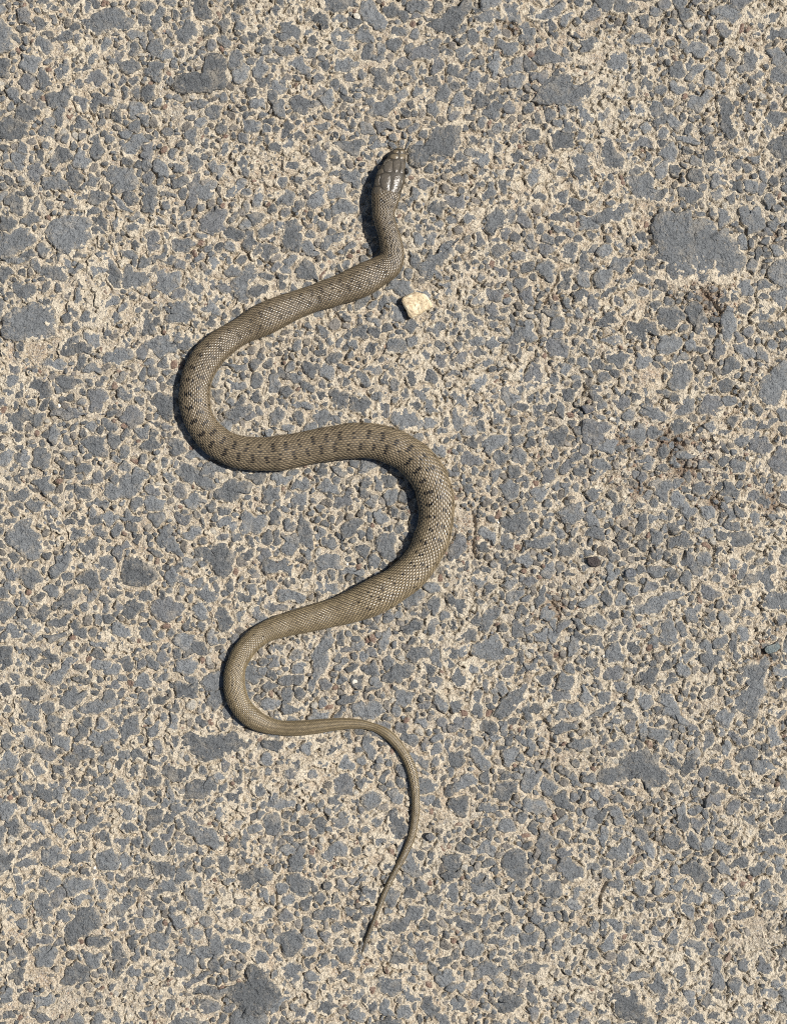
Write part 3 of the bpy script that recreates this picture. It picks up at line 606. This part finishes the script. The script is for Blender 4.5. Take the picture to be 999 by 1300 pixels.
def surf(sq, phi, h=0.0):
    """point on the body: sq along (px), phi round it (90 deg = top), h outward (px); world metres"""
    sq = np.clip(sq, 0, SLEN)
    cx, cy = np.interp(sq, s, px_), np.interp(sq, s, py_); a = np.interp(sq, s, half)
    ft, fb, z0 = np.interp(sq, s, flat), np.interp(sq, s, flatb), np.interp(sq, s, zc)
    ux, uy = np.interp(sq, s, nxr), np.interp(sq, s, nyr)
    hd = np.clip(1-(sq-60)/40, 0, 1)            # head is boxier than the body
    co, si = np.cos(phi), np.sin(phi)
    ex = 1.0-0.07*hd
    off = (a+h)*sgnpow(co, np.where(si > 0, ex, 0.82))
    z = np.where(si > 0, (a*ft+h)*sgnpow(si, ex), (a*fb+h)*sgnpow(si, 0.62))
    zz = (z0+z)*K
    X = cx+ux*off; Y = cy+uy*off
    f = 1-(z0*K)/H
    return np.stack([(X-499.5)*K*f, (650-Y)*K*f, zz], -1)

g = NT('snake_skin')
M_SKIN = g.done(g.mix(0.6, g.attr(), g.ramp(g.noise(900, 3, 0.6), [(0.3, 0.7), (0.7, 1.3)]), 'MULTIPLY'), 0.5, g.bump(g.noise(1800, 2, 0.5), 0.5, 0.0001), 0.5)
g = NT('snake_scale')
M_SCALE = g.done(g.mix(0.6, g.attr(), g.ramp(g.noise(1300, 3, 0.6), [(0.3, 0.7), (0.7, 1.3)]), 'MULTIPLY'),
                 g.ramp(g.noise(350, 3, 0.6), [(0.35, 0.22), (0.65, 0.44)]), g.bump(g.noise(2600, 2, 0.5), 0.5, 0.00008), 0.6)
g = NT('snake_head_plate')
M_PLATE = g.done(g.mix(0.7, g.attr(), g.ramp(g.noise(800, 4, 0.65), [(0.3, 0.55), (0.7, 1.5)]), 'MULTIPLY'), 0.30, g.bump(g.noise(700, 4, 0.55), 1.0, 0.0004), 0.9)
g = NT('snake_eye'); M_EYE = g.done((0.012, 0.010, 0.008), 0.08, None, 0.8)

snake = bpy.data.objects.new('snake', None); C.objects.link(snake)
tag(snake, 'olive brown snake with small dark flecks lying in curves across the worn asphalt', 'snake')

# continuous body: snout to tail tip
rs = np.r_[0, 0.4, 1.2, 2.5, np.arange(4, 110, 1.6), np.arange(110, SLEN-3, 2.6), SLEN-1.5, SLEN]
m = 44; ph = np.linspace(0, 2*np.pi, m, endpoint=False)
P = surf(rs[:, None]+0*ph, ph[None]+0*rs[:, None], 0.0)
nr = len(rs)
idx = np.arange(nr*m).reshape(nr, m); nx2 = np.roll(idx, -1, 1)
Fq = np.stack([idx[:-1], idx[1:], nx2[1:], nx2[:-1]], -1).reshape(-1, 4)
top = np.sin(ph)
colb = np.empty((nr, m, 3)); colb[:] = (0.055, 0.046, 0.034)
colb[:, top < -0.35] = (0.42, 0.38, 0.28)
hh = (rs < 62)[:, None] & (top > -0.35)[None]; colb[hh] = (0.042, 0.035, 0.025)
Vb = P.reshape(-1, 3)
body = mesh_obj('body', Vb, [tuple(map(int, f)) for f in Fq]+[tuple(map(int, idx[0][::-1])), tuple(map(int, idx[-1]))], M_SKIN, snake, colors=colb.reshape(-1, 3))

# scales: real overlapping leaf-shaped plates, rows run lengthways
SV, SF, SCo = [], [], []; soff = 0
TPL = np.array([(-0.55, 0, -0.25), (-0.15, 0.50, -0.05), (0.28, 0.40, 0.06), (0.62, 0.0, 0.20), (0.28, -0.40, 0.06), (-0.15, -0.50, -0.05), (-0.15, 0, 0.20), (0.28, 0, 0.34)])
TPF = np.array([(0, 6, 1), (0, 5, 6), (1, 6, 7), (1, 7, 2), (5, 4, 7), (5, 7, 6), (2, 7, 3), (7, 4, 3)])
def scale_field(s0, s1, rows, ratio, phmin=-24, phmax=204):
    global soff
    ss = np.linspace(s0, s1, 2500); a = np.interp(ss, s, half)
    arc = a*(math.pi*0.5*(1+0.72)+0.55)
    pitch = arc/rows; Ls = pitch*ratio
    u = np.r_[0, np.cumsum(np.diff(ss)/((Ls[1:]+Ls[:-1])/2))]; N = int(u[-1])
    # even spacing round the ellipse
    fine = np.radians(np.linspace(phmin, phmax, 400)); ex = np.cos(fine); ez = 0.72*np.sin(fine)
    al = np.r_[0, np.cumsum(np.hypot(np.diff(ex), np.diff(ez)))]; al /= al[-1]
    mid_ = (rows-1)/2
    for j in range(rows):
        i = np.arange(N)+0.5*(j % 2); uu = i[:, None]+TPL[None, :, 0]*1.12
        sq = np.interp(uu, u, ss)
        vv = (j+0.5+TPL[:, 1]*0.98)/rows
        phj = np.interp(vv, al, fine)[None]+np.zeros((N, 1))
        rl = np.interp(sq, s, roll)
        pt = np.interp(sq, ss, pitch)
        P = surf(sq, phj-ROLLSIGN*rl, 0.22+TPL[None, :, 2]*pt*1.15)
        sc_ = np.interp(i, u, ss)
        lat = abs((j-mid_)/mid_)                  # 0 back, 1 flank
        # pigment, with tail shading and ridge glints painted in
        post = np.clip((sc_-700)/500, 0, 1)[:, None]
        c0 = np.array([0.222, 0.172, 0.106])*(1-post)+np.array([0.256, 0.198, 0.112])*post
        c0 = c0*(1-0.10*lat)
        c0 = c0*rng.uniform(0.80, 1.18, (N, 1))
        c0 = c0*np.interp(sc_, [60, 160, 400, 500], [0.72, 0.86, 0.92, 1.0])[:, None]
        sa2 = np.interp(sc_, [1150, 1500], [0, 0.36])[:, None]*(1 if rows > 11 else 1.1)
        c0 = c0*(1+sa2*(0.75 if (j//(2 if rows > 11 else 1)) % 2 else -1))
        c0 = c0*np.interp(sc_, [SLEN-260, SLEN-60, SLEN], [1, 0.62, 0.3])[:, None]  # tail end: darker brown tip, with side shading painted into the colour
        if lat > 0.88: c0 = c0*0.6+np.array([0.45, 0.40, 0.30])*0.4
        col = np.repeat(c0[:, None], 8, 1)*(1-np.interp(sc_, [60, 420, 560, 900, 1150, 2000], [1.0, 1.0, 0.55, 0.55, 0.95, 0.8])[:, None, None]*(1-np.array([0.22, 0.45, 0.72, 1.0, 0.72, 0.45, 1.0, 1.2])[None, :, None]))  # dark scale borders; ridge lightened as a painted glint
        per = np.interp(sc_, [60, 300, 520, 2000], [11.0, 14.0, 17.0, 17.0])
        cyc = np.cumsum(np.r_[0, np.diff(sc_)/per[1:]])
        jj = j-mid_
        side = 0.5 if jj > 0 else 0.0
        fr = (cyc+side+0.04*np.sin(i*0.7)) % 1.0
        k = abs(jj)*27/rows
        inb = 0.9 <= k <= 4.6
        inl = 8.0 <= k <= 9.9
        strength = np.interp(sc_, [60, 110, 700, 950, 1300], [0.8, 1.0, 1.0, 0.75, 0.0])
        dark = np.zeros(N)
        if inb: dark = ((fr < 0.36)).astype(float)*0.25
        if inl: dark = (((fr+0.5) % 1 < 0.30)).astype(float)*0.5
        dark = dark*strength*(rng.random(N) < 0.90)
        dark = np.maximum(dark, (rng.random(N) < 0.045)*0.6*np.interp(sc_, [60, 1300, 1500], [1, 0.8, 0]))
        wv = np.array([0.9, 1.0, 1.0, 0.85, 1.0, 1.0, 0.55, 0.45])
        if jj < 0: wv = wv[[0, 5, 4, 3, 2, 1, 6, 7]]
        kk = dark[:, None, None]*wv[None, :, None]
        col = col*(1-kk)+np.array([0.014, 0.010, 0.008])*kk
        # pale front edge of the neighbours of a blotch
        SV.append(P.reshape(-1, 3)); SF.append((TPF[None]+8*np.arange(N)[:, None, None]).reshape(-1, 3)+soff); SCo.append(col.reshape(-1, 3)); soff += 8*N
ROLLSIGN = 1.0
scale_field(57, 1500, 25, 2.05)
scale_field(1496, SLEN-2, 11, 2.1)
# black dashes in the skin between the rows, standing in cross blocks along the back
FV, FF, FC = [], [], []; foff = 0
fine = np.radians(np.linspace(-24, 204, 400)); al = np.r_[0, np.cumsum(np.hypot(np.diff(np.cos(fine)), np.diff(.72*np.sin(fine))))]; al /= al[-1]
pos = 66.0; kb = 0
while pos < 1330:
    per = float(np.interp(pos, [60, 300, 520, 2000], [5.6, 7.0, 8.6, 8.6]))
    sd_ = 1 if kb % 2 else -1
    fade = float(np.interp(pos, [60, 110, 720, 900, 1330], [0.6, 0.85, 1.0, 0.7, 0.1]))
    wpx = float(np.interp(pos, s, half))*(math.pi*0.5*1.72+0.55)/25
    for rows_, prob, lk in (((1.0, 2.0, 3.0, 4.0), float(np.interp(pos, [60, 400, 520, 850, 1050], [0.6, 0.65, 0.93, 0.75, 0.15])), 1.0), ((8.0, 9.0), 0.7, 0.6), ((6.0,), 0.15, 0.6), ((11.0,), 0.3, 0.5)):
        sg = sd_ if lk == 1.0 else -sd_
        for q in rows_:
            if rng.random() > prob*min(1, fade+0.1): continue
            L_ = (2.6+0.5*rng.random())*lk**0.5*(0.6+0.4*fade)*min(1, wpx/2.6+0.15); w_ = (0.19 if pos < 430 else 0.25)*lk**0.5*(0.5+0.5*fade)
            sc0 = pos+rng.normal(0, 0.6)
            tq = np.array([-1, -0.45, 0.45, 1, 0.45, -0.45])*L_; vq = np.array([0, 1, 1, 0, -1, -1])*w_
            v_ = (12.5+sg*(q-0.15)+vq)/25
            P = surf(sc0+tq, np.interp(v_, al, fine)-np.interp(sc0, s, roll), 0.45+0.36*wpx)
            FV.append(P); FF.append(np.array([(0, 5, 1), (1, 5, 4), (1, 4, 2), (2, 4, 3)])+foff); FC.append(np.repeat(np.array([[0.009, 0.007, 0.006]])*rng.uniform(0.6, 1.8), 6, 0)); foff += 6
    pos += per; kb += 1
o = mesh_obj('flecks', np.vstack(FV), np.vstack(FF), M_SKIN, snake, colors=np.vstack(FC)); tag(o, kind='stuff')
V = np.vstack(SV); F = np.vstack(SF)
o = mesh_obj('scales', V, F, M_SCALE, snake, colors=np.vstack(SCo)); tag(o, kind='stuff')
print('scales tris', len(F))

# head plates, outlines in a 12.49x zoom of the head
def drop(px, py):
    """height of the head's upper surface over a photo point, px"""
    k = np.argmin((px_[:400]-px)**2+(py_[:400]-py)**2)
    t = ((px-px_[k])*nxr[k]+(py-py_[k])*nyr[k])/half[k]
    t = float(np.clip(abs(t), 0, 0.985)); co = t**(1/0.93); si = math.sqrt(1-co*co)
    return zc[k]+half[k]*flat[k]*si**0.93
def plate(pts, color, lift_=0.45, name='head_plate', label=None):
    q = np.array(pts, float).reshape(-1, 2)/12.49+np.array([460, 170])
    q = chaikin(q, 1); c = q.mean(0); n = len(q)
    rings = [(0.97, -0.8), (0.95, 0.5), (0.86, 1.0), (0.6, 1.7), (0.3, 2.1)]
    V = []
    for f, hgt in rings:
        for p_ in q:
            r = c+(p_-c)*f; z = drop(*r)+hgt*lift_; x, y = W(r[0], r[1], z*K*0.6); V.append((x, y, z*K))
    z = drop(*c)+2.2*lift_; x, y = W(c[0], c[1], z*K*0.6); V.append((x, y, z*K))
    sign = poly_area(q) > 0; F = []
    for k in range(len(rings)-1):
        for i in range(n):
            j = (i+1) % n; f = (k*n+i, k*n+j, (k+1)*n+j, (k+1)*n+i); F.append(f[::-1] if sign else f)
    for i in range(n):
        f = ((len(rings)-1)*n+i, (len(rings)-1)*n+(i+1) % n, len(V)-1); F.append(f[::-1] if sign else f)
    return mesh_obj(name, V, F, M_PLATE, snake, colors=color)
DK = (0.092, 0.077, 0.057); OL = (0.135, 0.105, 0.063)
plate([475, 705, 545, 668, 600, 672, 625, 735, 600, 850, 545, 950, 485, 990, 450, 950, 455, 850], DK)
plate([300, 655, 420, 645, 455, 705, 440, 830, 432, 960, 370, 950, 305, 890, 280, 770], DK)
plate([495, 430, 600, 425, 597, 540, 560, 650, 500, 640, 485, 540], DK)
plate([365, 475, 478, 425, 478, 540, 470, 640, 350, 640, 330, 560], DK)
plate([612, 440, 680, 460, 690, 580, 665, 655, 590, 655, 608, 540], DK)
plate([425, 405, 455, 335, 570, 335, 572, 415, 490, 418], OL)
plate([585, 335, 688, 325, 690, 400, 640, 430, 585, 412], OL)
plate([470, 322, 500, 268, 575, 268, 572, 325], OL)
plate([588, 268, 655, 262, 686, 314, 588, 325], OL)
plate([505, 258, 535, 228, 640, 228, 662, 252, 590, 259], OL)
plate([215, 720, 300, 660, 270, 770, 280, 850, 190, 860], (0.085, 0.068, 0.045))
plate([180, 870, 285, 860, 320, 920, 280, 1000, 165, 980], (0.085, 0.068, 0.045))
plate([255, 600, 320, 560, 345, 640, 290, 655, 235, 690], (0.085, 0.068, 0.045))
plate([335, 460, 400, 410, 470, 420, 370, 470, 325, 540], (0.085, 0.068, 0.045))
plate([630, 735, 672, 670, 660, 760, 625, 860, 605, 850], (0.085, 0.068, 0.045))
plate([600, 865, 640, 800, 610, 920, 560, 975, 555, 950], (0.085, 0.068, 0.045))

def ball(name, px, py, z, rx, ry, rz, mat, parent, ang=0):
    U, Vn = 16, 10; V = []; F = []
    for i in range(Vn+1):
        t = math.pi*i/Vn
        for j in range(U):
            p = 2*math.pi*j/U; a, b = rx*math.sin(t)*math.cos(p), ry*math.sin(t)*math.sin(p)
            x, y = W(px+a*math.cos(ang)-b*math.sin(ang), py+a*math.sin(ang)+b*math.cos(ang), z*K)
            V.append((x, y, (z+rz*math.cos(t))*K))
    for i in range(Vn):
        for j in range(U): F.append((i*U+j, i*U+(j+1) % U, (i+1)*U+(j+1) % U, (i+1)*U+j))
    return mesh_obj(name, V, F, mat, parent)
ke = np.argmin(abs(s-29))
ball('eye', 515.6, 217.6, zc[ke]+2.0, 2.9, 4.3, 3.6, M_EYE, snake, -0.15)
ball('eye', 482.5, 213.5, zc[ke]+1.2, 2.6, 3.8, 3.2, M_EYE, snake, -0.35)

# ------------------------------------------------------------------ loose things on the road
g = NT('cream_stone')
cc = g.ramp(g.noise(240, 4, 0.6), [(0.3, (0.55, 0.42, 0.26)), (0.5, (0.70, 0.57, 0.37)), (0.7, (0.80, 0.71, 0.52))])
cc = g.mix(g.ramp(g.noise(420, 4, 0.65), [(0.53, 0.0), (0.62, 0.75)]), cc, (0.36, 0.27, 0.17))
cc = g.mix(g.ramp(g.noise(1500, 3, 0.6), [(0.3, 0.5), (0.45, 0.0)]), cc, (0.30, 0.22, 0.13))
M_CREAM = g.done(cc, 0.6, g.bump(g.noise(450, 5, 0.65), 1.0, 0.0010), 0.3)
def pebble(name, q, h, mat, label, cat, dent=None, tilt=(0, 0), tint=None, z0=0.6, chamf=0.12):
    q = np.array(q, float).reshape(-1, 2); q = resample(chaikin(q, 1), 26); c = q.mean(0); n = len(q)
    if poly_area(q) > 0: q = q[::-1]
    r0 = math.sqrt(abs(poly_area(q))/math.pi)
    rr = [(0.80, -0.3), (0.97, 0.22), (1.0, 0.55), (0.98, 0.82), (0.90-chamf*.3, 0.97), (0.66, 1.0), (0.42, 1.0), (0.2, 1.0)]
    V = []
    for k, (f, hz) in enumerate(rr):
        jit = rng.normal(0, 0.012, n)
        for i, p_ in enumerate(q):
            r = c+(p_-c)*(f+jit[i]); zz = z0+h*hz+((r-c)@np.array(tilt))*max(hz, 0)+rng.normal(0, 0.02*h)
            if dent is not None and k >= 4:
                zz -= 0.16*h*math.exp(-(((r[0]-dent[0])/dent[2])**2+((r[1]-dent[1])/dent[3])**2))
            V.append((*W(r[0], r[1], zz*K*0.9), zz*K))
    V.append((*W(c[0], c[1], (z0+h)*K), (z0+h*0.97)*K))
    F = []
    for k in range(len(rr)-1):
        for i in range(n):
            j = (i+1) % n; F.append((k*n+i, k*n+j, (k+1)*n+j, (k+1)*n+i))
    for i in range(n): F.append(((len(rr)-1)*n+i, (len(rr)-1)*n+(i+1) % n, len(V)-1))
    V = np.array(V); o0 = np.array([*W(*c), 0.0])
    o = mesh_obj(name, V-o0, F, mat, None, smooth=True, colors=(*tint, 0.12) if tint is not None else None); o.location = o0
    try:
        o.data.set_sharp_from_angle(angle=math.radians(32))
    except Exception: pass
    return tag(o, label, cat)
cp = np.array([160, 320, 220, 270, 330, 220, 450, 170, 540, 190, 640, 210, 720, 270, 770, 360, 830, 470, 810, 505, 700, 570, 560, 650, 440, 710, 340, 745, 300, 690, 260, 560, 200, 470, 170, 400]).reshape(-1, 2)/16.65+np.array([500, 360])
pebble('pebble', cp, 14.5, M_CREAM, 'cream coloured loose stone with a flat pitted top lying beside the snake neck', 'pebble', dent=(529, 386.5, 8.5, 2.8), tilt=(0.05, -0.05))
def at(cx, cy, rx, ry, ang): return ellipse_outline(cx, cy, rx, ry, ang, 4)
pebble('pebble', at(745, 519.5, 9, 6, 20), 6, M_STONE, 'small dark grey loose pebble with a black shadow, right of the snake second bend', 'pebble', tint=(0.12, 0.125, 0.14))
pebble('pebble', at(754.5, 712, 8.5, 7, 0), 7, M_STONE, 'dark reddish brown rounded pebble on the right half of the asphalt', 'pebble', tint=(0.062, 0.050, 0.047))
pebble('pebble', at(546, 1063, 6, 5, -10), 7, M_STONE, 'small dark pebble with a black shadow just right of the snake thin tail', 'pebble', tint=(0.15, 0.16, 0.175))
pebble('pebble', at(799, 728, 7.5, 6.5, 0), 6, M_STONE, 'grey round pebble to the lower right of the reddish brown one', 'pebble', tint=(0.16, 0.17, 0.185))
pebble('pebble', at(980, 823, 9, 7, -10), 5, M_STONE, 'faintly greenish grey pebble near the right edge of the road patch', 'pebble', tint=(0.165, 0.20, 0.198))
g = NT('white_chip'); M_WHITE = g.done(g.ramp(g.noise(500, 3, .6), [(.35, (.30, .27, .21)), (.65, (.66, .62, .53))]), 0.5, g.bump(g.noise(900, 3, .6), .6, .0003), .5)
for cx, cy, rx, ry, an, h, lb in [
        (452.5, 20.5, 4.6, 3.6, 30, 4, 'small white stone chip at the top of the road above the snake head'),
        (776.5, 532, 4.6, 2.3, 5, 3, 'white flat stone chip right of the snake beside a wedge shaped grey stone'),
        (808, 816, 3.4, 2.6, 60, 3, 'white stone chip in a dark hollow on the lower right'),
        (450.5, 866, 3.8, 3.0, 20, 2.4, 'cream round chip above the thin tail curve')]:
    pebble('stone_chip', at(cx, cy, rx, ry, an), h, M_WHITE, lb, 'stone chip', z0=0.9)
